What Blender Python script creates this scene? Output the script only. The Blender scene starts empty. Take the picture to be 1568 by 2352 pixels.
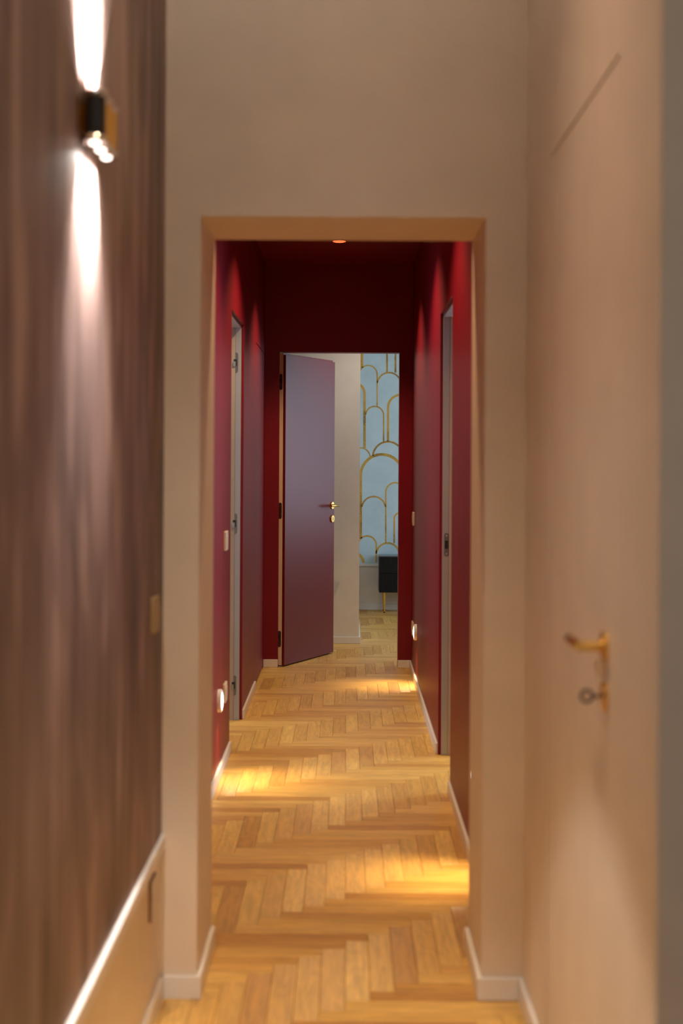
import bpy, bmesh, math, random
from mathutils import Vector, Matrix
random.seed(7)
sc = bpy.context.scene
COL = sc.collection
PI = math.pi

# ------------------------------------------------------------------ camera, world, exposure, big lights
F_PX, VX, VY, ROLL, CAM_H = 3267.0, 795.0, 1060.0, 0.0060, 1.378
cam = bpy.data.objects.new('camera', bpy.data.cameras.new('camera'))
COL.objects.link(cam)
cam.location = (0, 0, CAM_H)
cam.rotation_euler = (PI / 2, -ROLL, 0)
cam.data.sensor_fit = 'VERTICAL'
cam.data.sensor_height = 36.0
cam.data.lens = F_PX / 2352 * 36.0
cam.data.shift_x = (784 - VX) / 2352
cam.data.shift_y = -(1176 - VY) / 2352
cam.data.clip_start = 0.02
cam.data.dof.use_dof = True
cam.data.dof.focus_distance = 10.2
cam.data.dof.aperture_fstop = 2.6
sc.camera = cam

world = bpy.data.worlds.new('world'); sc.world = world
world.use_nodes = True
world.node_tree.nodes['Background'].inputs[0].default_value = (0.55, 0.65, 0.8, 1)
world.node_tree.nodes['Background'].inputs[1].default_value = 0.05
vs = sc.view_settings
vs.view_transform = 'Standard'; vs.look = 'None'; vs.gamma = 1.0; vs.use_curve_mapping = False
vs.exposure = 0.0

def area(name, loc, rot, sx, sy, power, color):
    l = bpy.data.lights.new(name, 'AREA'); l.shape = 'RECTANGLE'
    l.size, l.size_y, l.energy, l.color = sx, sy, power, color
    o = bpy.data.objects.new(name, l); COL.objects.link(o)
    o.location = loc; o.rotation_euler = rot
    return o
def spot(name, loc, direction, power, color, angle, blend, radius, parent=None):
    l = bpy.data.lights.new(name, 'SPOT')
    l.energy, l.color, l.spot_size, l.spot_blend, l.shadow_soft_size = power, color, math.radians(angle), blend, radius
    o = bpy.data.objects.new(name, l); COL.objects.link(o)
    o.location = loc
    o.rotation_euler = Vector(direction).to_track_quat('-Z', 'Y').to_euler()
    if parent: o.parent = parent
    return o
DAY = (0.69, 0.83, 1.0)
WARM = (1.0, 0.72, 0.40)
SCON = (1.0, 0.96, 0.91)
CEILW = (1.0, 0.70, 0.44)
# daylight at the windows of bedroom and side rooms, then an added front-room fill
area('window_daylight_bedroom', (2.57, 11.2, 1.55), (0, PI / 2, 0), 1.5, 2.6, 38, DAY)
area('window_daylight_left_room', (-2.57, 6.9, 1.5), (0, -PI / 2, 0), 1.4, 1.2, 34, DAY)
area('window_daylight_right_room', (2.57, 7.15, 1.5), (0, PI / 2, 0), 1.4, 1.0, 75, DAY)
area('window_daylight_front_room', (1.0, -2.45, 1.6), (PI / 2, 0, 0), 1.4, 1.5, 24, (1.0, 0.92, 0.84))  # added fill light behind the camera, out of view

# ------------------------------------------------------------------ helpers
def new_mat(name):
    m = bpy.data.materials.new(name); m.use_nodes = True
    nt = m.node_tree
    return m, nt, nt.nodes['Principled BSDF']
def set_in(b, **kw):
    for k, v in kw.items():
        b.inputs[k.replace('_', ' ')].default_value = v
def rgb(c): return (c[0], c[1], c[2], 1)
def plain(name, c, rough=0.5, metal=0.0, noise=0.04, scale=6.0, bump=0.0, bscale=220, spec=0.5, coat=0.0):
    """solid colour with faint mottling and, where asked, fine relief"""
    m, nt, b = new_mat(name)
    N, L = nt.nodes, nt.links
    tc = N.new('ShaderNodeTexCoord'); n = N.new('ShaderNodeTexNoise')
    n.inputs['Scale'].default_value = scale; n.inputs['Detail'].default_value = 5
    L.new(tc.outputs['Object'], n.inputs['Vector'])
    r = N.new('ShaderNodeValToRGB')
    r.color_ramp.elements[0].position, r.color_ramp.elements[1].position = 0.3, 0.7
    r.color_ramp.elements[0].color = rgb([x * (1 - noise) for x in c])
    r.color_ramp.elements[1].color = rgb([min(1, x * (1 + noise)) for x in c])
    L.new(n.outputs['Fac'], r.inputs['Fac']); L.new(r.outputs['Color'], b.inputs['Base Color'])
    set_in(b, Roughness=rough, Metallic=metal, Specular_IOR_Level=spec, Coat_Weight=coat)
    if bump:
        n2 = N.new('ShaderNodeTexNoise'); n2.inputs['Scale'].default_value = bscale; n2.inputs['Detail'].default_value = 3
        L.new(tc.outputs['Object'], n2.inputs['Vector'])
        bp = N.new('ShaderNodeBump'); bp.inputs['Strength'].default_value = bump; bp.inputs['Distance'].default_value = 0.002
        L.new(n2.outputs['Fac'], bp.inputs['Height']); L.new(bp.outputs['Normal'], b.inputs['Normal'])
    return m
def emit(name, c, strength):
    m, nt, b = new_mat(name)
    set_in(b, Base_Color=rgb(c), Emission_Color=rgb(c), Emission_Strength=strength)
    return m

class MB:
    def __init__(s): s.v = []; s.f = []; s.m = []; s.sm = []
    def quad(s, pts, mi=0, smooth=False):
        i = len(s.v); s.v += [tuple(p) for p in pts]; s.f.append(tuple(range(i, i + len(pts)))); s.m.append(mi); s.sm.append(smooth)
    def box(s, x0, x1, y0, y1, z0, z1, mi=0, M=None):
        P = [Vector((x, y, z)) for z in (z0, z1) for y in (y0, y1) for x in (x0, x1)]
        if M is not None: P = [M @ p for p in P]
        i = len(s.v); s.v += [tuple(p) for p in P]
        for f in ((0, 2, 3, 1), (4, 5, 7, 6), (0, 1, 5, 4), (2, 6, 7, 3), (0, 4, 6, 2), (1, 3, 7, 5)):
            s.f.append(tuple(i + k for k in f)); s.m.append(mi); s.sm.append(False)
        return s
    def rev(s, prof, base, axis, seg=32, mi=0):
        """lathe: prof = [(radius, height along axis)], around axis through base"""
        a = Vector(axis).normalized(); u = a.orthogonal().normalized(); w = a.cross(u); base = Vector(base)
        i0 = len(s.v)
        for r, h in prof:
            for k in range(seg):
                t = 2 * PI * k / seg
                s.v.append(tuple(base + a * h + (u * math.cos(t) + w * math.sin(t)) * r))
        for j in range(len(prof) - 1):
            for k in range(seg):
                k2 = (k + 1) % seg
                s.f.append((i0 + j * seg + k, i0 + j * seg + k2, i0 + (j + 1) * seg + k2, i0 + (j + 1) * seg + k)); s.m.append(mi); s.sm.append(True)
        return s
    def build(s, name, mats, parent=None, loc=None, bevel=0.0, kind=None, label=None, category=None, group=None, pick=None, auto=False):
        me = bpy.data.meshes.new(name); me.from_pydata(s.v, [], s.f)
        mats = mats if isinstance(mats, (list, tuple)) else [mats]
        for m in mats: me.materials.append(m)
        for p, mi, sm in zip(me.polygons, s.m, s.sm):
            p.material_index = mi; p.use_smooth = sm
        me.update()
        if pick:
            for p in me.polygons: p.material_index = pick(p.normal, p.center)
        bm = bmesh.new(); bm.from_mesh(me)
        if any(s.sm): bmesh.ops.remove_doubles(bm, verts=bm.verts, dist=1e-6)
        bmesh.ops.recalc_face_normals(bm, faces=bm.faces) if any(s.sm) else None
        bm.to_mesh(me); bm.free()
        o = bpy.data.objects.new(name, me); COL.objects.link(o)
        if parent: o.parent = parent
        if loc: o.location = loc
        if bevel:
            md = o.modifiers.new('bevel', 'BEVEL'); md.width = bevel; md.segments = 2; md.limit_method = 'ANGLE'
        if any(s.sm):
            try: me.set_sharp_from_angle(angle=math.radians(40))
            except Exception: pass
        return tag(o, label, category, group, kind)
def tag(o, label=None, category=None, group=None, kind=None):
    if label: o['label'] = label
    if category: o['category'] = category
    if group: o['group'] = group
    if kind: o['kind'] = kind
    return o
def empty(name, loc=(0, 0, 0), **kw):
    o = bpy.data.objects.new(name, None); COL.objects.link(o); o.location = loc; o.empty_display_size = 0.05
    return tag(o, **kw)
def rounded_plate(mb, w, h, t, M, r=0.01, seg=5, mi=0):
    """w x h plate with rounded corners, thickness t along local +z"""
    pts = []
    for cx, cy, a0 in ((w/2-r, h/2-r, 0), (-w/2+r, h/2-r, 90), (-w/2+r, -h/2+r, 180), (w/2-r, -h/2+r, 270)):
        for k in range(seg + 1):
            a = math.radians(a0 + 90 * k / seg); pts.append((cx + r * math.cos(a), cy + r * math.sin(a)))
    n = len(pts); c = min(0.0015, t * 0.3)
    rings = [[M @ Vector((x, y, 0)) for x, y in pts], [M @ Vector((x, y, t - c)) for x, y in pts],
             [M @ Vector((x * (1 - 2 * c / w), y * (1 - 2 * c / h), t)) for x, y in pts]]
    i0 = len(mb.v)
    for R in rings: mb.v += [tuple(p) for p in R]
    for j in range(2):
        for k in range(n):
            k2 = (k + 1) % n
            mb.f.append((i0+j*n+k, i0+j*n+k2, i0+(j+1)*n+k2, i0+(j+1)*n+k)); mb.m.append(mi); mb.sm.append(False)
    mb.f.append(tuple(i0 + 2*n + k for k in range(n))); mb.m.append(mi); mb.sm.append(False)
    mb.f.append(tuple(i0 + k for k in reversed(range(n)))); mb.m.append(mi); mb.sm.append(False)
    return mb
def frame_M(origin, xdir, zdir):
    z = Vector(zdir).normalized(); x = Vector(xdir).normalized(); y = z.cross(x)
    return Matrix(((x.x, y.x, z.x, origin[0]), (x.y, y.y, z.y, origin[1]), (x.z, y.z, z.z, origin[2]), (0, 0, 0, 1)))

# ------------------------------------------------------------------ materials
M_BEIGE = plain('beige_plaster', (0.76, 0.65, 0.52), 0.55, bump=0.04)
M_GREIGE = plain('greige_plaster', (0.80, 0.735, 0.65), 0.6, bump=0.04)
M_WHITE = plain('white_lacquer', (0.80, 0.76, 0.71), 0.35, noise=0.02)
M_RED = plain('crimson_paint', (0.195, 0.003, 0.013), 0.42, noise=0.05, bump=0.05, spec=0.38)
M_REDDOOR = plain('crimson_door_lacquer', (0.15, 0.008, 0.014), 0.38, noise=0.03, spec=0.42)
M_RAW = plain('raw_door_edge', (0.82, 0.66, 0.48), 0.6, noise=0.06)
M_ALU = plain('primed_aluminium', (0.42, 0.41, 0.42), 0.35, metal=0.35, noise=0.03)
M_STOP = plain('frame_stop_strip', (0.44, 0.36, 0.30), 0.5)
M_STEEL = plain('satin_steel', (0.24, 0.23, 0.22), 0.35, metal=0.9)
M_DARK = plain('dark_slot', (0.012, 0.011, 0.011), 0.6)
M_BRASS = plain('polished_brass', (0.80, 0.52, 0.15), 0.22, metal=1.0, noise=0.03)
M_GOLDLEG = plain('brushed_gold', (0.75, 0.47, 0.08), 0.35, metal=0.9)
M_BLACK = plain('black_lacquer', (0.014, 0.012, 0.012), 0.4)
M_BLACKWOOD = plain('black_stained_wood', (0.008, 0.008, 0.009), 0.5, noise=0.15, spec=0.3)
M_CABTOP = plain('dark_gloss_top', (0.05, 0.055, 0.06), 0.18, spec=0.6)
M_PLATE = plain('champagne_plastic', (0.66, 0.56, 0.43), 0.35)
M_BRASSPLATE = plain('aged_brass_plate', (0.40, 0.28, 0.13), 0.4, metal=0.2)
M_PLATESIDE = plain('bronze_plate_edge', (0.22, 0.12, 0.07), 0.4)  # brown puts the shade on the plate's sides into their colour
M_CEIL = plain('white_ceiling', (0.82, 0.76, 0.68), 0.7)
M_ROOM = plain('white_room_paint', (0.74, 0.73, 0.71), 0.7)
M_SUB = plain('dark_subfloor', (0.10, 0.06, 0.03), 0.8)
M_KEY = plain('dark_nickel', (0.20, 0.15, 0.12), 0.35, metal=0.9)
M_CHROME = plain('polished_chrome', (0.75, 0.73, 0.70), 0.12, metal=1.0)
M_LED = emit('led_lens', (1.0, 0.93, 0.82), 14)
M_SLED = emit('sconce_led', (1.0, 0.93, 0.84), 4.5)
M_DLED = emit('downlight_led', (1.0, 0.10, 0.03), 3.0)

def mat_wood_wall():
    m, nt, b = new_mat('dark_wood_wallcovering'); N, L = nt.nodes, nt.links
    tc = N.new('ShaderNodeTexCoord')
    mp = N.new('ShaderNodeMapping'); mp.inputs['Scale'].default_value = (1, 1, 0.24)
    L.new(tc.outputs['Object'], mp.inputs['Vector'])
    n1 = N.new('ShaderNodeTexNoise'); n1.inputs['Scale'].default_value = 4.2; n1.inputs['Detail'].default_value = 3; n1.inputs['Distortion'].default_value = 0.9
    L.new(mp.outputs['Vector'], n1.inputs['Vector'])
    # rings: the low noise seen through a sine gives cathedral figures
    mul = N.new('ShaderNodeMath'); mul.operation = 'MULTIPLY'; mul.inputs[1].default_value = 22
    L.new(n1.outputs['Fac'], mul.inputs[0])
    sn = N.new('ShaderNodeMath'); sn.operation = 'SINE'; L.new(mul.outputs[0], sn.inputs[0])
    mp2 = N.new('ShaderNodeMapping'); mp2.inputs['Scale'].default_value = (1, 11, 0.75)
    L.new(tc.outputs['Object'], mp2.inputs['Vector'])
    n2 = N.new('ShaderNodeTexNoise'); n2.inputs['Scale'].default_value = 1.6; n2.inputs['Detail'].default_value = 5; n2.inputs['Roughness'].default_value = 0.6; n2.inputs['Distortion'].default_value = 0.5
    L.new(mp2.outputs['Vector'], n2.inputs['Vector'])
    n3 = N.new('ShaderNodeTexNoise'); n3.inputs['Scale'].default_value = 3.0; n3.inputs['Detail'].default_value = 2
    L.new(mp.outputs['Vector'], n3.inputs['Vector'])
    a = N.new('ShaderNodeMath'); a.operation = 'MULTIPLY_ADD'; a.inputs[1].default_value = 0.10; L.new(sn.outputs[0], a.inputs[0])
    h = N.new('ShaderNodeMath'); h.operation = 'MULTIPLY'; h.inputs[1].default_value = 0.75; L.new(n2.outputs['Fac'], h.inputs[0]); L.new(h.outputs[0], a.inputs[2])
    a2 = N.new('ShaderNodeMath'); a2.operation = 'MULTIPLY_ADD'; a2.inputs[1].default_value = 0.55; L.new(n3.outputs['Fac'], a2.inputs[0]); L.new(a.outputs[0], a2.inputs[2])
    r = N.new('ShaderNodeValToRGB')
    r.color_ramp.elements[0].position, r.color_ramp.elements[1].position = 0.42, 0.96
    r.color_ramp.elements[0].color = (0.085, 0.052, 0.046, 1); r.color_ramp.elements[1].color = (0.46, 0.31, 0.27, 1)
    e = r.color_ramp.elements.new(0.68); e.color = (0.215, 0.136, 0.118, 1)
    L.new(a2.outputs[0], r.inputs['Fac']); L.new(r.outputs['Color'], b.inputs['Base Color'])
    bp = N.new('ShaderNodeBump'); bp.inputs['Strength'].default_value = 0.15; bp.inputs['Distance'].default_value = 0.001
    L.new(n2.outputs['Fac'], bp.inputs['Height']); L.new(bp.outputs['Normal'], b.inputs['Normal'])
    set_in(b, Roughness=0.5, Specular_IOR_Level=0.4)
    return m
M_WOODWALL = mat_wood_wall()

def mat_plank(name, island):
    m, nt, b = new_mat(name); N, L = nt.nodes, nt.links
    if island:
        g = N.new('ShaderNodeNewGeometry'); rnd = g.outputs['Random Per Island']
    else:
        g = N.new('ShaderNodeObjectInfo'); rnd = g.outputs['Random']
    uv = N.new('ShaderNodeUVMap'); uv.uv_map = 'UVMap'
    off = N.new('ShaderNodeMath'); off.operation = 'MULTIPLY'; off.inputs[1].default_value = 61.0; L.new(rnd, off.inputs[0])
    cmb = N.new('ShaderNodeCombineXYZ'); L.new(off.outputs[0], cmb.inputs[0]); L.new(off.outputs[0], cmb.inputs[1]); L.new(off.outputs[0], cmb.inputs[2])
    add = N.new('ShaderNodeVectorMath'); add.operation = 'ADD'; L.new(uv.outputs['UV'], add.inputs[0]); L.new(cmb.outputs[0], add.inputs[1])
    mp = N.new('ShaderNodeMapping'); mp.inputs['Scale'].default_value = (5, 70, 1); L.new(add.outputs[0], mp.inputs['Vector'])
    n = N.new('ShaderNodeTexNoise'); n.inputs['Scale'].default_value = 1.0; n.inputs['Detail'].default_value = 5; n.inputs['Distortion'].default_value = 0.8
    L.new(mp.outputs['Vector'], n.inputs['Vector'])
    # cathedral figure
    mp2 = N.new('ShaderNodeMapping'); mp2.inputs['Scale'].default_value = (3.2, 15, 1); L.new(add.outputs[0], mp2.inputs['Vector'])
    n2 = N.new('ShaderNodeTexNoise'); n2.inputs['Scale'].default_value = 1.0; n2.inputs['Detail'].default_value = 1; L.new(mp2.outputs['Vector'], n2.inputs['Vector'])
    ml = N.new('ShaderNodeMath'); ml.operation = 'MULTIPLY'; ml.inputs[1].default_value = 50; L.new(n2.outputs['Fac'], ml.inputs[0])
    sn = N.new('ShaderNodeMath'); sn.operation = 'SINE'; L.new(ml.outputs[0], sn.inputs[0])
    f = N.new('ShaderNodeMath'); f.operation = 'MULTIPLY_ADD'; f.inputs[1].default_value = 0.06; L.new(sn.outputs[0], f.inputs[0]); L.new(n.outputs['Fac'], f.inputs[2])
    ramp = N.new('ShaderNodeValToRGB')
    cs = [(0.0, (0.50, 0.258, 0.060)), (0.25, (0.60, 0.345, 0.083)), (0.5, (0.67, 0.415, 0.110)), (0.75, (0.72, 0.460, 0.132)), (1.0, (0.62, 0.360, 0.090))]
    while len(ramp.color_ramp.elements) < len(cs): ramp.color_ramp.elements.new(0.5)
    for e, (p, c) in zip(ramp.color_ramp.elements, cs): e.position = p; e.color = rgb(c)
    L.new(rnd, ramp.inputs['Fac'])
    gr = N.new('ShaderNodeValToRGB'); gr.color_ramp.elements[0].position = 0.3; gr.color_ramp.elements[1].position = 0.72
    gr.color_ramp.elements[0].color = (0.82, 0.77, 0.70, 1); gr.color_ramp.elements[1].color = (1.22, 1.16, 1.0, 1)
    L.new(f.outputs[0], gr.inputs['Fac'])
    mx = N.new('ShaderNodeMix'); mx.data_type = 'RGBA'; mx.blend_type = 'MULTIPLY'; mx.inputs['Factor'].default_value = 1
    L.new(ramp.outputs['Color'], mx.inputs['A']); L.new(gr.outputs['Color'], mx.inputs['B']); L.new(mx.outputs['Result'], b.inputs['Base Color'])
    mp3 = N.new('ShaderNodeMapping'); mp3.inputs['Scale'].default_value = (9, 420, 1); L.new(add.outputs[0], mp3.inputs['Vector'])
    n3 = N.new('ShaderNodeTexNoise'); n3.inputs['Scale'].default_value = 1.0; n3.inputs['Detail'].default_value = 2; L.new(mp3.outputs['Vector'], n3.inputs['Vector'])
    bp = N.new('ShaderNodeBump'); bp.inputs['Strength'].default_value = 0.35; bp.inputs['Distance'].default_value = 0.001
    L.new(n3.outputs['Fac'], bp.inputs['Height']); L.new(bp.outputs['Normal'], b.inputs['Normal'])
    tg = N.new('ShaderNodeTangent'); tg.direction_type = 'UV_MAP'; tg.uv_map = 'UVMap'; L.new(tg.outputs['Tangent'], b.inputs['Tangent'])
    set_in(b, Roughness=0.40, Specular_IOR_Level=0.6, Anisotropic=0.75)
    return m
M_PLANK = mat_plank('oak_plank', False)
M_PLANKS = mat_plank('oak_plank_field', True)

def mat_wallpaper():
    m, nt, b = new_mat('pale_blue_wallpaper'); N, L = nt.nodes, nt.links
    tc = N.new('ShaderNodeTexCoord')
    n = N.new('ShaderNodeTexNoise'); n.inputs['Scale'].default_value = 5; n.inputs['Detail'].default_value = 8; n.inputs['Roughness'].default_value = 0.7
    L.new(tc.outputs['Object'], n.inputs['Vector'])
    r = N.new('ShaderNodeValToRGB'); r.color_ramp.elements[0].position = 0.3; r.color_ramp.elements[1].position = 0.68
    r.color_ramp.elements[0].color = (0.47, 0.63, 0.70, 1); r.color_ramp.elements[1].color = (0.57, 0.74, 0.81, 1)
    L.new(n.outputs['Fac'], r.inputs['Fac'])
    mp = N.new('ShaderNodeMapping'); mp.inputs['Scale'].default_value = (38, 38, 9); L.new(tc.outputs['Object'], mp.inputs['Vector'])
    n2 = N.new('ShaderNodeTexNoise'); n2.inputs['Scale'].default_value = 1.0; n2.inputs['Detail'].default_value = 9; n2.inputs['Roughness'].default_value = 0.8
    L.new(mp.outputs['Vector'], n2.inputs['Vector'])
    r2 = N.new('ShaderNodeValToRGB'); r2.color_ramp.elements[0].position = 0.60; r2.color_ramp.elements[1].position = 0.72
    r2.color_ramp.elements[0].color = (0, 0, 0, 1); r2.color_ramp.elements[1].color = (0.5, 0.5, 0.5, 1)
    L.new(n2.outputs['Fac'], r2.inputs['Fac'])
    mx = N.new('ShaderNodeMix'); mx.data_type = 'RGBA'; L.new(r2.outputs['Color'], mx.inputs['Factor'])
    L.new(r.outputs['Color'], mx.inputs['A']); mx.inputs['B'].default_value = (0.36, 0.35, 0.33, 1)
    L.new(mx.outputs['Result'], b.inputs['Base Color']); set_in(b, Roughness=0.7)
    return m
M_PAPER = mat_wallpaper()
def mat_leaf():
    m, nt, b = new_mat('worn_gold_leaf'); N, L = nt.nodes, nt.links
    tc = N.new('ShaderNodeTexCoord')
    n = N.new('ShaderNodeTexNoise'); n.inputs['Scale'].default_value = 4.5; n.inputs['Detail'].default_value = 2
    n2 = N.new('ShaderNodeTexNoise'); n2.inputs['Scale'].default_value = 210; n2.inputs['Detail'].default_value = 3
    for x in (n, n2): L.new(tc.outputs['Object'], x.inputs['Vector'])
    a = N.new('ShaderNodeMath'); a.operation = 'MULTIPLY_ADD'; a.inputs[1].default_value = 0.9; L.new(n.outputs['Fac'], a.inputs[0]); L.new(n2.outputs['Fac'], a.inputs[2])
    r = N.new('ShaderNodeValToRGB'); r.color_ramp.elements[0].position = 0.74; r.color_ramp.elements[1].position = 0.90
    r.color_ramp.elements[0].color = (0.20, 0.12, 0.04, 1); r.color_ramp.elements[1].color = (0.60, 0.36, 0.06, 1)
    e = r.color_ramp.elements.new(1.0); e.color = (0.66, 0.41, 0.085, 1)
    L.new(a.outputs[0], r.inputs['Fac']); L.new(r.outputs['Color'], b.inputs['Base Color'])
    set_in(b, Roughness=0.4, Metallic=0.25)
    return m
M_LEAF = mat_leaf()

# ------------------------------------------------------------------ plan (metres; camera at x=0, y=0, corridor runs along +y)
VL, VR = -0.472, 0.460            # vestibule side walls
YF0, YF1 = 3.65, 4.04             # cream wall with the opening
OL, OR, OT = -0.376, 0.355, 2.006  # opening
CL, CR, CH = -0.548, 0.440, 2.703 # red corridor
YE0, YE1 = 9.516, 9.62            # end wall
DL, DR, DT = -0.450, 0.352, 2.108 # far doorway
YP, XP = 10.77, 0.103             # greige partition in the bedroom, its corner
YW = 13.24                        # wallpapered wall
VH = 3.80                         # vestibule ceiling
YJ = 2.09                         # end of the right vestibule wall

# ------------------------------------------------------------------ floor
floor = MB().box(-3.0, 3.0, -2.7, 13.6, -0.06, -0.0125).build('floor', M_SUB, kind='structure')
floor['label'] = 'honey oak herringbone parquet running through the corridor into the bedroom'
PW, PN = 0.065, 7
PLN = PW * PN
G = 0.0004
def plank_geo():
    l, w, c, t = PLN / 2 - G, PW / 2 - G, 0.0009, 0.012
    v = [(sx * l, sy * w, -t) for sx, sy in ((-1, -1), (1, -1), (1, 1), (-1, 1))]
    v += [(sx * l, sy * w, -c) for sx, sy in ((-1, -1), (1, -1), (1, 1), (-1, 1))]
    v += [(sx * (l - c), sy * (w - c), 0) for sx, sy in ((-1, -1), (1, -1), (1, 1), (-1, 1))]
    f = [(8, 9, 10, 11)]
    for b in (0, 4):
        for k in range(4): f.append((b + k, b + (k + 1) % 4, b + 4 + (k + 1) % 4, b + 4 + k))
    return v, f
pv, pf = plank_geo()
def plank_mesh(name, places, mat):
    v, f, uvs = [], [], []
    for cx, cy, rot in places:
        i = len(v)
        for x, y, z in pv:
            v.append((cx + (-y if rot else x), cy + (x if rot else y), z)); uvs.append((x, y))
        f += [tuple(i + k for k in q) for q in pf]
    me = bpy.data.meshes.new(name); me.from_pydata(v, [], f); me.materials.append(mat)
    ul = me.uv_layers.new(name='UVMap')
    for lp in me.loops: ul.data[lp.index].uv = uvs[lp.vertex_index]
    me.update(); return me
places = []
X0, Y0 = 0.005, 4.543
for m in range(-12, 14):
    for k in range(-60, 60):
        x0, y0 = X0 + k * PW, Y0 + k * PW + 2 * PLN * m
        for cx, cy, rot in ((x0 + PW / 2, y0 + PLN / 2, True), (x0 + PW + PLN / 2, y0 + PW / 2, False)):
            hx, hy = (PW / 2, PLN / 2) if rot else (PLN / 2, PW / 2)
            ok = False
            if cy + hy > 1.5 and cy - hy < YE1 and cx + hx > -0.66 and cx - hx < 0.60: ok = True
            if cy + hy > YE0 and cy - hy < YW and cx + hx > -0.8 and cx - hx < 2.2: ok = True
            if ok: places.append((cx, cy, rot))
def seen(p):
    cx, cy, rot = p
    hx, hy = (PW / 2, PLN / 2) if rot else (PLN / 2, PW / 2)
    if cy + hy < 3.46: return False
    lo, hi = cx - hx, cx + hx
    y = max(cy, 3.5)
    if cy > YW + 0.02: return False
    if cy < YF0: a, b = VL, VR
    elif cy < YE0:
        a, b = max(CL, OL * y / YF0 - 0.02), min(CR, OR * y / YF0 + 0.02)
        if YF0 < cy < YF1: a, b = OL, OR
    elif cy < YP: a, b = DL * y / YE0 + 0.02, DR * y / YE0
    else: a, b = XP - 0.02, DR * y / YE0
    return hi > a and lo < b
vis = sorted([p for p in places if seen(p)], key=lambda p: p[1])
rest = [p for p in places if not seen(p)]
one = plank_mesh('plank', [(0, 0, False)], M_PLANK)
for cx, cy, rot in vis[:300]:
    o = bpy.data.objects.new('plank', one); COL.objects.link(o); o.parent = floor
    o.location = (cx, cy, 0); o.rotation_euler = (0, 0, PI / 2 if rot else 0)
fo = bpy.data.objects.new('plank_field', plank_mesh('plank_field', vis[300:] + rest, M_PLANKS)); COL.objects.link(fo)
fo.parent = floor; fo['kind'] = 'stuff'

# ------------------------------------------------------------------ vestibule walls
w = MB().box(VL - 0.12, VL, -2.6, YF0, 0, VH).build('wall_left', M_BEIGE, kind='structure')
MB().box(VL, VL + 0.004, -2.6, YF0, 0.42, VH).build('wood_panel', M_WOODWALL, w, label='dark brown wood-grain wallcovering above the low white rail')
MB().box(VL, VL + 0.014, -2.6, YF0, 0.385, 0.42).build('trim_1', M_WHITE, bevel=0.003, kind='structure')
MB().box(VL, VL + 0.012, -2.6, YF0 - 0.012, 0, 0.058).build('baseboard_left', M_WHITE, bevel=0.002, kind='structure')
# cream wall with opening
def front_pick(n, c):
    return 1 if n.y > 0.5 else 0
wf = MB()
wf.box(-0.72, OL, YF0, YF1, 0, VH); wf.box(OR, 0.70, YF0, YF1, 0, VH); wf.box(OL, OR, YF0, YF1, OT, VH)
wf.build('wall_front', [M_BEIGE, M_RED], kind='structure', pick=front_pick)
bb = MB()
H = 0.058
bb.box(VL + 0.012, OL + 0.012, YF0 - 0.012, YF0, 0, H); bb.box(OL, OL + 0.012, YF0, YF1, 0, H)
bb.build('baseboard_front_left', M_WHITE, bevel=0.002, kind='structure')
bb = MB()
bb.box(OR - 0.012, VR - 0.012, YF0 - 0.012, YF0, 0, H); bb.box(OR - 0.012, OR, YF0, YF1, 0, H)
bb.build('baseboard_front_right', M_WHITE, bevel=0.002, kind='structure')
# right vestibule wall with flush door
D1A, D1B, D1T = 2.41, 3.22, 2.075
wr = MB()
wr.box(VR, VR + 0.12, YJ, D1A, 0, VH); wr.box(VR, VR + 0.12, D1B, YF0, 0, VH); wr.box(VR, VR + 0.12, D1A, D1B, D1T, VH)
wr.box(VR + 0.12, 2.6, YJ, YJ + 0.12, 0, VH)
wr.build('wall_right', M_BEIGE, kind='structure')
MB().box(VR - 0.012, VR, D1B + 0.005, YF0 - 0.0, 0, H).build('baseboard_right', M_WHITE, bevel=0.002, kind='structure')
MB().box(VR + 0.002, 2.6, YJ - 0.012, YJ, 0, H).build('baseboard_right_front', M_WHITE, bevel=0.002, kind='structure')
MB().box(2.6, 2.7, -2.6, YJ + 0.12, 0, VH).build('wall_front_room_right', M_ROOM, kind='structure')
wb = MB()
wb.box(VL - 0.12, 0.3, -2.7, -2.6, 0, VH); wb.box(1.7, 2.7, -2.7, -2.6, 0, VH); wb.box(0.3, 1.7, -2.7, -2.6, 0, 0.85); wb.box(0.3, 1.7, -2.7, -2.6, 2.35, VH)
wb.build('wall_back', M_ROOM, kind='structure')
MB().box(-0.72, 2.7, -2.7, YF1, VH, VH + 0.1).build('ceiling', M_CEIL, kind='structure')

def lever_handle(parent, P, ndir, ldir, name_prefix='handle', rose_r=0.026, mat=None):
    """rosette on the leaf at P, neck along ndir, lever along ldir"""
    mat = mat or M_BRASS
    n, l = Vector(ndir).normalized(), Vector(ldir).normalized(); P = Vector(P)
    h = MB().rev([(0.0001, 0), (rose_r, 0), (rose_r, 0.007), (rose_r - 0.001, 0.008), (0.0001, 0.008)], P, n).build('handle_rosette', mat, parent)
    mb = MB()
    mb.rev([(0.0001, 0.008), (0.010, 0.008), (0.009, 0.045), (0.0001, 0.045)], P, n, 24)
    s = P + n * 0.048 - l * 0.010
    mb.rev([(0.0001, 0), (0.0085, 0), (0.0095, 0.002), (0.0095, 0.123), (0.0085, 0.125), (0.0001, 0.125)], s, l, 24)
    mb.build('lever', mat, h)
    return h
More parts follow.
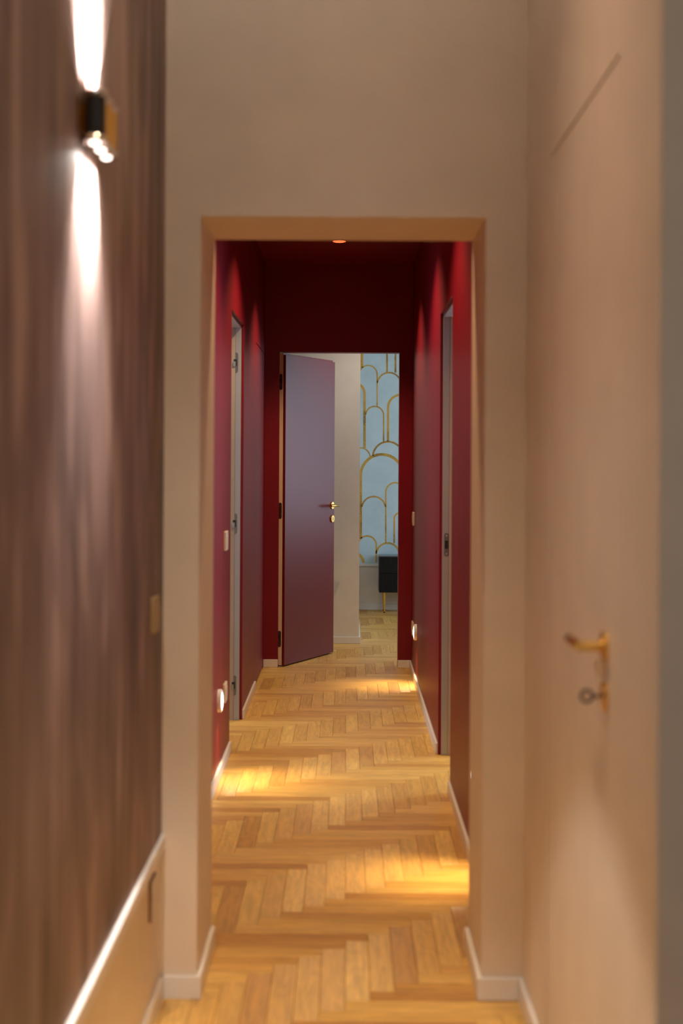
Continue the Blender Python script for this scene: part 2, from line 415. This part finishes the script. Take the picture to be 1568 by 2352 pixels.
# flush cream door, its seams are open gaps
d1 = empty('door_1', (VR, D1A, 0), kind='structure', label='flush cream door in the right wall with brass lever and key')
def child(o, parent):
    o.parent = parent; o.matrix_parent_inverse = Matrix.Translation(-Vector(parent.location)); return o
g = 0.004
leaf = MB().box(VR + 0.0015, VR + 0.046, D1A + g, D1B - g, 0.008, D1T - g).build('door_leaf', M_BEIGE, bevel=0.0015); child(leaf, d1)
hm = MB().box(VR + 0.05, VR + 0.12, D1A + 0.0005, D1B - 0.0005, 0.002, D1T - 0.0005).build('door_stop', M_DARK); child(hm, d1)
hp = (VR + 0.0015, 2.515, 1.054)
hh = lever_handle(None, hp, (-1, 0, 0), (0, 1, 0)); child(hh, d1)
kp = Vector((VR + 0.0015, 2.515, 0.966))
es = MB().rev([(0.0001, 0), (0.026, 0), (0.026, 0.007), (0.025, 0.008), (0.0001, 0.008)], kp, (-1, 0, 0)).build('key_escutcheon', M_BRASS); child(es, d1)
kb = MB(); kb.rev([(0.0001, 0.008), (0.003, 0.008), (0.003, 0.022), (0.0001, 0.022)], kp, (-1, 0, 0), 16)
kb.rev([(0.007, -0.0015), (0.013, -0.0015), (0.013, 0.0015), (0.007, 0.0015), (0.007, -0.0015)], kp + Vector((-0.034, 0, 0)), (0, 1, 0), 24)
ko = kb.build('key', M_KEY, es, label='dark metal key left in the lock')

# ------------------------------------------------------------------ red corridor
def corridor_wall(name, x_in, x_out, openings, sgn):
    mb = MB(); y = YF1; a, b = min(x_in, x_out), max(x_in, x_out)
    for y0, y1, zt in openings:
        mb.box(a, b, y, y0, 0, CH + 0.1); mb.box(a, b, y0, y1, zt, CH + 0.1); y = y1
    mb.box(a, b, y, YE0, 0, CH + 0.1)
    def pick(n, c): return 1 if n.x * sgn < -0.5 else 0
    return mb.build(name, [M_RED, M_ROOM], kind='structure', pick=pick)
LD = (6.76, 7.575, 2.10)      # open doorway, left
HD = (8.58, 9.44, 2.095)      # flush crimson door, left
RD = (5.93, 6.70, 2.075)      # open doorway, right
corridor_wall('wall_corridor_left', CL, CL - 0.12, [LD, HD], 1)
corridor_wall('wall_corridor_right', CR, CR + 0.12, [RD], -1)
we = MB()
we.box(CL - 0.12, DL, YE0, YE1, 0, CH + 0.1); we.box(DR, CR + 0.12, YE0, YE1, 0, CH + 0.1); we.box(DL, DR, YE0, YE1, DT, CH + 0.1)
we.build('wall_corridor_end', [M_RED, M_GREIGE], kind='structure', pick=lambda n, c: 1 if n.y > 0.5 else 0)
MB().box(CL, CR, YF1, YE0, CH, CH + 0.1).build('ceiling_corridor', M_RED, kind='structure')
t = 0.012; H2 = 0.052
def base(name, *boxes):
    mb = MB()
    for q in boxes: mb.box(*q)
    return mb.build(name, M_WHITE, bevel=0.0025, kind='structure')
base('baseboard_corridor_left', (CL, CL + t, YF1 + 0.001, LD[0] - 0.03, 0, H2))
base('baseboard_corridor_left', (CL, CL + t, LD[1] + 0.012, HD[0] - 0.006, 0, H2))
base('baseboard_corridor_right', (CR - t, CR, YF1 + 0.001, RD[0] - 0.012, 0, H2))
base('baseboard_corridor_right', (CR - t, CR, RD[1] + 0.012, YE0 - t - 0.0005, 0, H2))
base('baseboard_end_left', (CL + 0.001, DL, YE0 - t, YE0, 0, H2))
base('baseboard_end_right', (DR, CR - 0.0005, YE0 - t, YE0, 0, H2))

def hinge(P, ydir, zdir, parent, knuckle=True):
    """concealed hinge plate: P centre on the surface, zdir = surface normal"""
    M = frame_M(P, ydir, zdir)
    mb = MB(); rounded_plate(mb, 0.024, 0.108, 0.002, M, r=0.0118)
    h = mb.build('hinge', M_STEEL); 
    k = MB(); k.box(-0.011, 0.006, -0.018, 0.018, 0.002, 0.0035, 0, M)
    k.build('hinge_pocket', M_DARK, h)
    k = MB(); k.box(-0.0125, 0.000, -0.020, 0.006, 0.0035, 0.010, 0, M)
    k.build('hinge_arm', M_CHROME, h)
    child(h, parent)
    return h

def open_door(n, name_label, D, x_in, sgn, hinged_far, leaf_mat):
    """frame lined into an opening of the corridor wall; sgn=-1 left wall, +1 right wall; the leaf stands open in the side room"""
    y0, y1, zt = D
    root = empty('door_%d' % n, (x_in, y0, 0), kind='structure', label=name_label)
    def X(d): return x_in + sgn * d
    def bx(mb, d0, d1, *r):
        a, b = sorted((X(d0), X(d1))); mb.box(a, b, *r)
    jt = 0.016
    for ya, yb in ((y0, y0 + jt), (y1 - jt, y1)):
        mb = MB(); bx(mb, 0.013, 0.045, ya, yb, 0, zt)
        child(mb.build('jamb', M_ALU, bevel=0.002), root)
        s = 0.003 if ya == y0 else -0.003
        mb = MB(); bx(mb, 0.045, 0.12, ya + (s if s < 0 else 0), yb + (s if s > 0 else 0), 0, zt)
        child(mb.build('jamb_stop', M_STOP), root)
    mb = MB(); bx(mb, 0.013, 0.045, y0 + jt, y1 - jt, zt - jt, zt); child(mb.build('frame_head', M_ALU, bevel=0.002), root)
    mb = MB(); bx(mb, 0.045, 0.12, y0 + jt + 0.003, y1 - jt - 0.003, zt - jt, zt); child(mb.build('head_stop', M_STOP), root)
    L = y1 - y0 - 2 * jt - 0.012
    if hinged_far:
        mb = MB(); a, b = sorted((X(0.13), X(0.13 + L))); mb.box(a, b, y1 - jt - 0.054, y1 - jt - 0.010, 0.008, zt - jt - 0.006)
        child(mb.build('door_leaf', leaf_mat, bevel=0.002), root)
        for z in (1.90, 1.045, 0.185):
            hinge((X(0.042), y1 - jt - 0.0001, z), (-sgn, 0, 0), (0, -1, 0), root)
    else:
        mb = MB(); a, b = sorted((X(0.13), X(0.13 + L))); mb.box(a, b, y0 + jt + 0.010, y0 + jt + 0.054, 0.008, zt - jt - 0.006)
        child(mb.build('door_leaf', leaf_mat, bevel=0.002), root)
        M = frame_M((X(0.033), y1 - jt - 0.0001, 0.990), (-sgn, 0, 0), (0, -1, 0))
        mb = MB(); rounded_plate(mb, 0.022, 0.110, 0.002, M, r=0.0105); sp = mb.build('strike_plate', M_STEEL)
        MB().box(-0.008, 0.008, -0.019, 0.019, 0.002, 0.0028, 0, M).build('latch_hole', M_DARK, sp)
        for z in (-0.043, 0.043):
            MB().rev([(0.0001, 0.0035), (0.004, 0.0035), (0.0045, 0.002)], M @ Vector((0, z, 0)), (0, -1, 0), 12).build('screw', M_CHROME, sp)
        child(sp, root)
    return root
open_door(2, 'open doorway with hinged metal frame in the left crimson wall', LD, CL, -1, True, M_REDDOOR)
open_door(3, 'open doorway with strike plate in the right crimson wall', RD, CR, 1, False, M_REDDOOR)
d4 = empty('door_4', (CL, HD[0], 0), kind='structure', label='closed flush crimson door at the far end of the left wall')
lf = MB().box(CL - 0.045, CL - 0.001, HD[0] + 0.004, HD[1] - 0.004, 0.006, HD[2] - 0.004).build('door_leaf', M_RED, bevel=0.0015); child(lf, d4)
child(MB().box(CL - 0.12, CL - 0.05, HD[0] + 0.0005, HD[1] - 0.0005, 0.002, HD[2] - 0.0005).build('door_stop', M_DARK), d4)

# far door, standing ajar into the bedroom
A = Vector((-0.408, 9.523, 0))
u = Vector((0.4245, 0.9055, 0)).normalized(); nrm = Vector((0.9055, -0.4245, 0)).normalized()
d5 = empty('door_5', (A.x, A.y, 0), kind='structure', label='crimson door ajar at the end of the corridor, with brass lever')
LM = Matrix(((u.x, -nrm.x, 0, A.x), (u.y, -nrm.y, 0, A.y), (0, 0, 1, 0), (0, 0, 0, 1)))  # local x along leaf, local y to the back
LW, LH = 0.765, DT - 0.006
child(MB().box(0, LW - 0.004, 0, 0.019, 0.010, LH - 0.012, 0, LM).build('leaf_face', M_REDDOOR, bevel=0.001), d5)
core = MB().box(0.0005, LW, 0.019, 0.046, 0.010, LH, 0, LM).build('leaf_core', [M_REDDOOR, M_RAW], pick=lambda n, c: 1 if n.dot(u) < -0.5 else 0); child(core, d5)
for z in (1.909, 1.046, 0.186):
    hinge(tuple(LM @ Vector((0.0004, 0.036, z))), tuple(nrm), tuple(-u), d5)
hp = LM @ Vector((LW - 0.042, 0, 1.063))
child(lever_handle(None, hp, nrm, -u), d5)
kp = LM @ Vector((LW - 0.042, 0, 0.968))
es = MB().rev([(0.0001, 0), (0.026, 0), (0.026, 0.008), (0.024, 0.010), (0.0001, 0.010)], kp, nrm).build('key_escutcheon', M_BRASS); child(es, d5)
MB().box(LW - 0.0445, LW - 0.0395, -0.0108, -0.0098, 0.957, 0.979, 0, LM).build('keyhole', M_DARK, es)

# ------------------------------------------------------------------ bedroom beyond
BH = 2.75
MB().box(-1.6, XP, YP, YW + 0.1, 0, BH).build('wall_partition', M_GREIGE, kind='structure')
wp = MB().box(XP, 2.75, YW, YW + 0.1, 0, BH).build('wall_bedroom_end', M_GREIGE, kind='structure')
paper = MB().box(XP, 2.6, YW - 0.002, YW, 0.425, BH).build('wallpaper', M_PAPER, wp, label='pale blue wallpaper with gold arches above a low white rail')
MB().box(XP, 2.6, YW - 0.016, YW - 0.002, 0.405, 0.428).build('trim_2', M_WHITE, bevel=0.002, kind='structure')
base('baseboard_bedroom_end', (XP + 0.012, 2.6, YW - 0.012, YW, 0, 0.052))
base('baseboard_partition', (-1.6, XP + 0.012, YP - 0.012, YP, 0, 0.052), (XP, XP + 0.012, YP, YW, 0, 0.052))
bw = MB()
for q in ((2.6, 2.7, YE1, 9.85, 0, BH), (2.6, 2.7, 12.55, YW, 0, BH), (2.6, 2.7, 9.85, 12.55, 0, 0.75), (2.6, 2.7, 9.85, 12.55, 2.35, BH)): bw.box(*q)
bw.build('wall_bedroom_right', M_GREIGE, kind='structure')
MB().box(CR + 0.12, 2.7, YE0, YE1, 0, BH).build('wall_bedroom_near', M_GREIGE, kind='structure')
MB().box(-1.6, CL - 0.12, YE0, YE1, 0, BH).build('wall_bedroom_near', M_GREIGE, kind='structure')
MB().box(-1.7, -1.6, YE0, YP, 0, BH).build('wall_bedroom_left', M_GREIGE, kind='structure')
MB().box(-1.7, 2.7, YE1, YW + 0.1, BH, BH + 0.1).build('ceiling_bedroom', M_CEIL, kind='structure')
def window(n, x, y0, y1, z0, z1):
    mb = MB(); f = 0.06
    for q in ((y0, y0 + f, z0, z1), (y1 - f, y1, z0, z1), (y0 + f, y1 - f, z0, z0 + f), (y0 + f, y1 - f, z1 - f, z1), ((y0 + y1) / 2 - 0.04, (y0 + y1) / 2 + 0.04, z0 + f, z1 - f)):
        mb.box(x, x + 0.05, q[0], q[1], q[2], q[3])
    mb.build('window_%d' % n, M_WHITE, kind='structure')
window(1, 2.63, 9.85, 12.55, 0.75, 2.35)

# gold arches of the wallpaper; coordinates are the print's own units (u), 1 u = 0.956 mm
S = 246.7; K = 4.238
def PT(X, Y):
    px, py = 590 + X / K, 780 + Y / K
    qx, qy = px + ROLL * (py - VY), py - ROLL * (px - VX)
    return (qx - VX) / S, CAM_H - (qy - VY) / S
def ribbon(points, th):
    w = 1.35 * th / K / S; n = len(points); mb = MB()
    yb, yf = YW - 0.002, YW - 0.0032
    Lp, Rp = [], []
    for i, p in enumerate(points):
        p0, p1 = points[max(0, i - 1)], points[min(n - 1, i + 1)]
        dx, dz = p1[0] - p0[0], p1[1] - p0[1]; l = math.hypot(dx, dz) or 1
        Lp.append((p[0] - dz / l * w / 2, p[1] + dx / l * w / 2)); Rp.append((p[0] + dz / l * w / 2, p[1] - dx / l * w / 2))
    for i in range(n - 1):
        a, b, c, d = Lp[i], Lp[i + 1], Rp[i + 1], Rp[i]
        mb.quad([(a[0], yf, a[1]), (b[0], yf, b[1]), (c[0], yf, c[1]), (d[0], yf, d[1])])
        mb.quad([(a[0], yb, a[1]), (b[0], yb, b[1]), (b[0], yf, b[1]), (a[0], yf, a[1])])
        mb.quad([(d[0], yf, d[1]), (c[0], yf, c[1]), (c[0], yb, c[1]), (d[0], yb, d[1])])
    return mb
#        cx,   top,  r, left leg to, right leg to, thickness, angle range
ARCHES = [(1222, -430, 205, 275, 330, 24, 180, 0), (1306, -170, 41, 318, 322, 13, 180, 0), (1082, 252, 87, 440, 648, 9, 180, 0),
          (1285, 322, 115, None, 545, 11, 172, 0), (946, 425, 100, 1060, 1055, 18, 180, 0), (1145, 650, 87, None, 995, 10, 175, 0),
          (1400, 538, 125, 992, 1100, 16, 180, 0), (1275, 994, 148, None, 1250, 13, 176, 0), (1005, 1053, 96, 1700, None, 9, 180, 8),
          (1215, 1118, 207, 1936, 1936, 20, 180, 0), (1345, 1393, 92, 1978, None, 10, 180, 35), (1135, 1528, 115, None, None, 11, 172, 8),
          (1392, 1685, 57, 1983, None, 11, 180, 62), (1072, 1911, 88, 2168, 2168, 11, 180, 0), (1272, 1980, 112, None, 2168, 12, 175, 0),
          (932, 2072, 103, None, None, 20, 178, 2)]
for dX in (0, 830):
    for cx, top, r, yl, yr, th, a0, a1 in ARCHES:
        pts = []
        if yl: pts.append((cx - r, yl))
        for k in range(25):
            a = math.radians(a0 + (a1 - a0) * k / 24); pts.append((cx + r * math.cos(a), top + r - r * math.sin(a)))
        if yr: pts.append((cx + r, yr))
        lo = PT(0, 2168)[1]
        P = [PT(X + dX, Y) for X, Y in pts]
        P = [(x, max(z, 0.428)) for x, z in P if x > XP - 0.06]
        P = [(max(x, XP + 0.0005), z) for x, z in P]
        if len(P) > 2: ribbon(P, th).build('gold_arch', M_LEAF, wp)

# black chest of drawers on gold legs
CX0, CX1, CY0, CY1, CZ0, CZ1 = 0.305, 0.805, 12.945, 13.222, 0.186, 0.520
cab = empty('drawer_cabinet', (CX0, CY0, 0), label='low black fluted drawer cabinet on gold legs below the arched wallpaper', category='cabinet')
child(MB().box(CX0, CX1, CY0 + 0.019, CY1, CZ0, CZ1 - 0.012).build('body', M_BLACKWOOD, bevel=0.003), cab)
child(MB().box(CX0 - 0.002, CX1 + 0.002, CY0 - 0.001, CY1 + 0.001, CZ1 - 0.012, CZ1).build('cabinet_top', M_CABTOP, bevel=0.002), cab)
zm = 1.378 - (1317 - 1060) / 252.5
for z0, z1 in ((CZ0 + 0.001, zm - 0.0015), (zm + 0.0015, CZ1 - 0.014)):
    dr = MB().box(CX0 + 0.001, CX1 - 0.001, CY0 + 0.005, CY0 + 0.018, z0, z1).build('drawer', M_BLACKWOOD); child(dr, cab)
    fl = MB(); nx = 40; pw = (CX1 - CX0 - 0.002) / nx
    for k in range(nx):
        x = CX0 + 0.001 + k * pw; q = [(x + 0.0015, 0.0), (x + 0.003, -0.004), (x + pw - 0.003, -0.004), (x + pw - 0.0015, 0.0)]
        for (xa, ya), (xb, yb) in zip(q[:-1], q[1:]):
            fl.quad([(xa, CY0 + 0.005 + ya, z0), (xb, CY0 + 0.005 + yb, z0), (xb, CY0 + 0.005 + yb, z1), (xa, CY0 + 0.005 + ya, z1)])
    o = fl.build('fluting', M_BLACKWOOD, dr); o['kind'] = 'stuff'
for lx, s in ((CX0 + 0.05, -1), (CX1 - 0.05, 1)):
    for ly in (CY0 + 0.035, CY1 - 0.045):
        lg = MB().rev([(0.0001, 0.010), (0.0075, 0.010), (0.0125, 0.186), (0.0001, 0.186)], (lx, ly, 0), (0, 0, 1), 20).build('leg', M_GOLDLEG)
        child(lg, cab)
        MB().rev([(0.0001, 0), (0.0085, 0), (0.0085, 0.010), (0.0001, 0.010)], (lx, ly, 0), (0, 0, 1), 20).build('foot_cap', M_BLACK, lg)

# ------------------------------------------------------------------ side rooms behind the open doorways
def side_room(name, xa, xb, ya, yb, win, n):
    """three walls and a ceiling; win=(y0,y1,z0,z1) hole in the outer wall at xb"""
    s = 1 if xb > xa else -1
    lo, hi = sorted((xa, xb)); mb = MB(); z = 2.7
    o0, o1 = sorted((xb, xb + s * 0.1))
    mb.box(lo, hi, ya - 0.1, ya, 0, z); mb.box(lo, hi, yb, yb + 0.1, 0, z)
    mb.box(o0, o1, ya - 0.1, win[0], 0, z); mb.box(o0, o1, win[1], yb + 0.1, 0, z)
    mb.box(o0, o1, win[0], win[1], 0, win[2]); mb.box(o0, o1, win[0], win[1], win[3], z)
    mb.build('wall_' + name, M_ROOM, kind='structure')
    MB().box(min(lo, o0), max(hi, o1), ya - 0.1, yb + 0.1, z, z + 0.1).build('ceiling_' + name, M_CEIL, kind='structure')
    window(n, xb + (0.03 if s > 0 else -0.08), *win)
side_room('left_room', CL - 0.12, -2.6, 5.7, 8.4, (6.3, 7.5, 0.8, 2.2), 2)
side_room('right_room', CR + 0.12, 2.6, 5.0, 8.2, (6.65, 7.65, 0.8, 2.2), 3)

# ------------------------------------------------------------------ fittings
def wall_plate(name, label, cat, x, sgn, y, z, group=None, w=0.115, h=0.088, socket=False, side=None, face=None):
    face = face or M_PLATE
    root = empty(name, (x, y, z), label=label, category=cat, group=group)
    M = frame_M((x, y, z), (0, -sgn, 0), (-sgn, 0, 0))   # sgn=-1: left wall, plate faces +x
    mb = MB(); rounded_plate(mb, w, h, 0.010, M, r=0.006)
    child(mb.build('cover_plate', [face] + ([side] if side else []), pick=(lambda n, c: 1 if abs(n.x) < 0.5 else 0) if side else None), root)
    if socket:
        for dx in (-0.025, 0.025):
            ins = MB().box(dx - 0.0215, dx + 0.0215, -0.023, 0.023, 0.010, 0.0115, 0, M).build('socket_insert', M_PLATE); child(ins, root)
            for k in (-1, 0, 1):
                MB().rev([(0.0001, 0.0118), (0.0022, 0.0118), (0.0022, 0.0114)], M @ Vector((dx, k * 0.011, 0)), (-sgn, 0, 0), 10).build('pin_hole', M_DARK, ins)
    else:
        for dx in (-0.0225, 0, 0.0225):
            child(MB().box(dx - 0.0105, dx + 0.0105, -0.023, 0.023, 0.010, 0.0122, 0, M).build('rocker', face, bevel=0.0006), root)
    return root
wall_plate('light_switch', 'cream light switch plate on the left crimson wall beside the hinged doorway', 'switch', CL, -1, 6.46, 1.015)
wall_plate('light_switch', 'cream light switch plate on the right crimson wall near the far corner', 'switch', CR, 1, 9.20, 1.010)
wall_plate('wall_socket', 'cream socket plate low on the left crimson wall behind the round lamp', 'socket', CL, -1, 6.46, 0.327, socket=True)
wall_plate('wall_socket', 'cream socket plate low on the right crimson wall near the far corner', 'socket', CR, 1, 9.22, 0.300, socket=True)
wall_plate('light_switch', 'brass-toned switch plate on the dark wood wall beside the cream corner', 'switch', VL + 0.004, -1, 3.465, 1.003, w=0.08, face=M_BRASSPLATE)
wall_plate('wall_socket', 'cream socket plate with bronze edge under the rail of the wood wall', 'socket', VL, -1, 3.485, 0.307, socket=True, w=0.09, h=0.10, side=M_PLATESIDE)

def step_light(label, x, sgn, y, z, power):
    root = empty('step_light', (x, y, z), label=label, category='wall lamp', group='round step lights low on the crimson walls')
    n = (-sgn, 0, 0)
    child(MB().rev([(0.0001, 0), (0.050, 0), (0.050, 0.014), (0.046, 0.018), (0.040, 0.018), (0.038, 0.015)], (x, y, z), n, 40).build('housing', M_WHITE), root)
    child(MB().rev([(0.038, 0.0150), (0.030, 0.0190), (0.015, 0.0215), (0.0001, 0.0225)], (x, y, z), n, 40).build('lens', M_LED), root)
    l = spot('step_light_beam', (x - sgn * 0.04, y, z - 0.01), (-sgn * 0.38, -0.10, -1), power, WARM, 96, 0.9, 0.02)
    child(l, root)
step_light('round glowing step light on the left crimson wall before the hinged doorway', CL, -1, 6.15, 0.340, 12)
step_light('round glowing step light on the right crimson wall by the far corner', CR, 1, 8.78, 0.327, 12)
step_light('round glowing step light hidden just behind the cream opening on the right', CR, 1, 4.74, 0.335, 12)

CHH = CH
def downlight(label, y, power, x=-0.05, z=None, col=None, angle=120, blend=0.6, mats=None, group='recessed downlights along the crimson ceiling', radius=0.02):
    CH = z or CHH; ring, lens = mats or (M_RED, M_DLED)
    root = empty('ceiling_downlight', (x, y, CH), label=label, category='downlight', group=group)
    child(MB().rev([(0.040, 0.0), (0.047, 0.0), (0.047, -0.003), (0.040, -0.003), (0.036, -0.001)], (x, y, CH), (0, 0, 1), 36).build('trim_ring', ring), root)
    child(MB().rev([(0.040, -0.0025), (0.030, -0.006), (0.0001, -0.0075)], (x, y, CH), (0, 0, 1), 36).build('lens', lens), root)
    child(spot('downlight_beam', (x, y, CH - 0.02), (0, 0, -1), power, col or WARM, angle, blend, radius), root)
downlight('recessed round downlight glowing red in the crimson ceiling near the far door', 8.55, 66, angle=112)
downlight('recessed round downlight in the middle of the crimson ceiling', 7.0, 66)
downlight('second recessed round downlight past the cream opening in the crimson ceiling', 5.6, 60)
downlight('recessed round downlight in the crimson ceiling right behind the cream opening', 4.3, 48)

M_CLED = emit('ceiling_led', (1.0, 0.85, 0.65), 4.0)
downlight('recessed white downlight in the high vestibule ceiling, above the frame', 2.50, 160, x=-0.10, z=VH, col=CEILW, angle=66, blend=1.0, mats=(M_WHITE, M_CLED), group=None, radius=0.14)  # unseen lamp added to brighten the vestibule walls
downlight('recessed white downlight in the bedroom ceiling just inside the door', 10.15, 20, x=0.22, z=BH, col=(1.0, 0.91, 0.80), angle=130, blend=0.8, mats=(M_WHITE, M_CLED), group=None)  # unseen lamp added to lift the bedroom partition
# triple wall sconce on the wood wall
sx, sz0, sz1 = -0.4445, 1.934, 2.026
WS = VL + 0.004
scon = empty('wall_sconce', (WS, 2.53, sz0), label='triple-tube up and down wall sconce in brass and black on the dark wood wall', category='wall lamp')
child(MB().box(WS, WS + 0.0014, 2.455, 2.665, 1.950, 2.010).build('back_plate', M_BRASS, bevel=0.002), scon)
for i, y in enumerate((2.495, 2.556, 2.617)):
    body = MB().rev([(0.016, 0.010), (0.0195, 0.010), (0.0195, sz1 - sz0 - 0.010), (0.016, sz1 - sz0 - 0.010)], (sx, y, sz0), (0, 0, 1), 32).build('tube', M_BLACK if i == 0 else M_BRASS)
    child(body, scon)
    for zb, zd in ((sz0 + 0.012, -1), (sz1 - 0.012, 1)):
        MB().rev([(0.0150, -0.002), (0.0190, 0.0), (0.0222, 0.006), (0.0222, 0.010), (0.0200, 0.012), (0.0088, 0.0095)], (sx, y, zb), (0, 0, zd), 32).build('lamp_ring', M_CHROME, body)
        MB().rev([(0.0092, 0.010), (0.0085, 0.0125), (0.0065, 0.0145), (0.0035, 0.0155), (0.0001, 0.0158)], (sx, y, zb), (0, 0, zd), 24).build('led_lens', M_SLED, body)
        child(spot('sconce_flood', (sx, y, zb + zd * 0.022), (0.0, 0, zd), 12.5 if zd < 0 else 44.0, SCON, 79, 0.22, 0.008), scon)
        child(spot('sconce_spill', (sx, y, zb + zd * 0.022), (0.0, 0, zd), 2.2, SCON, 156, 0.7, 0.006), scon)
        child(spot('sconce_core', (sx, y, zb + zd * 0.022), (-0.13, 0, zd), 52.0, SCON, 54, 0.35, 0.008), scon)
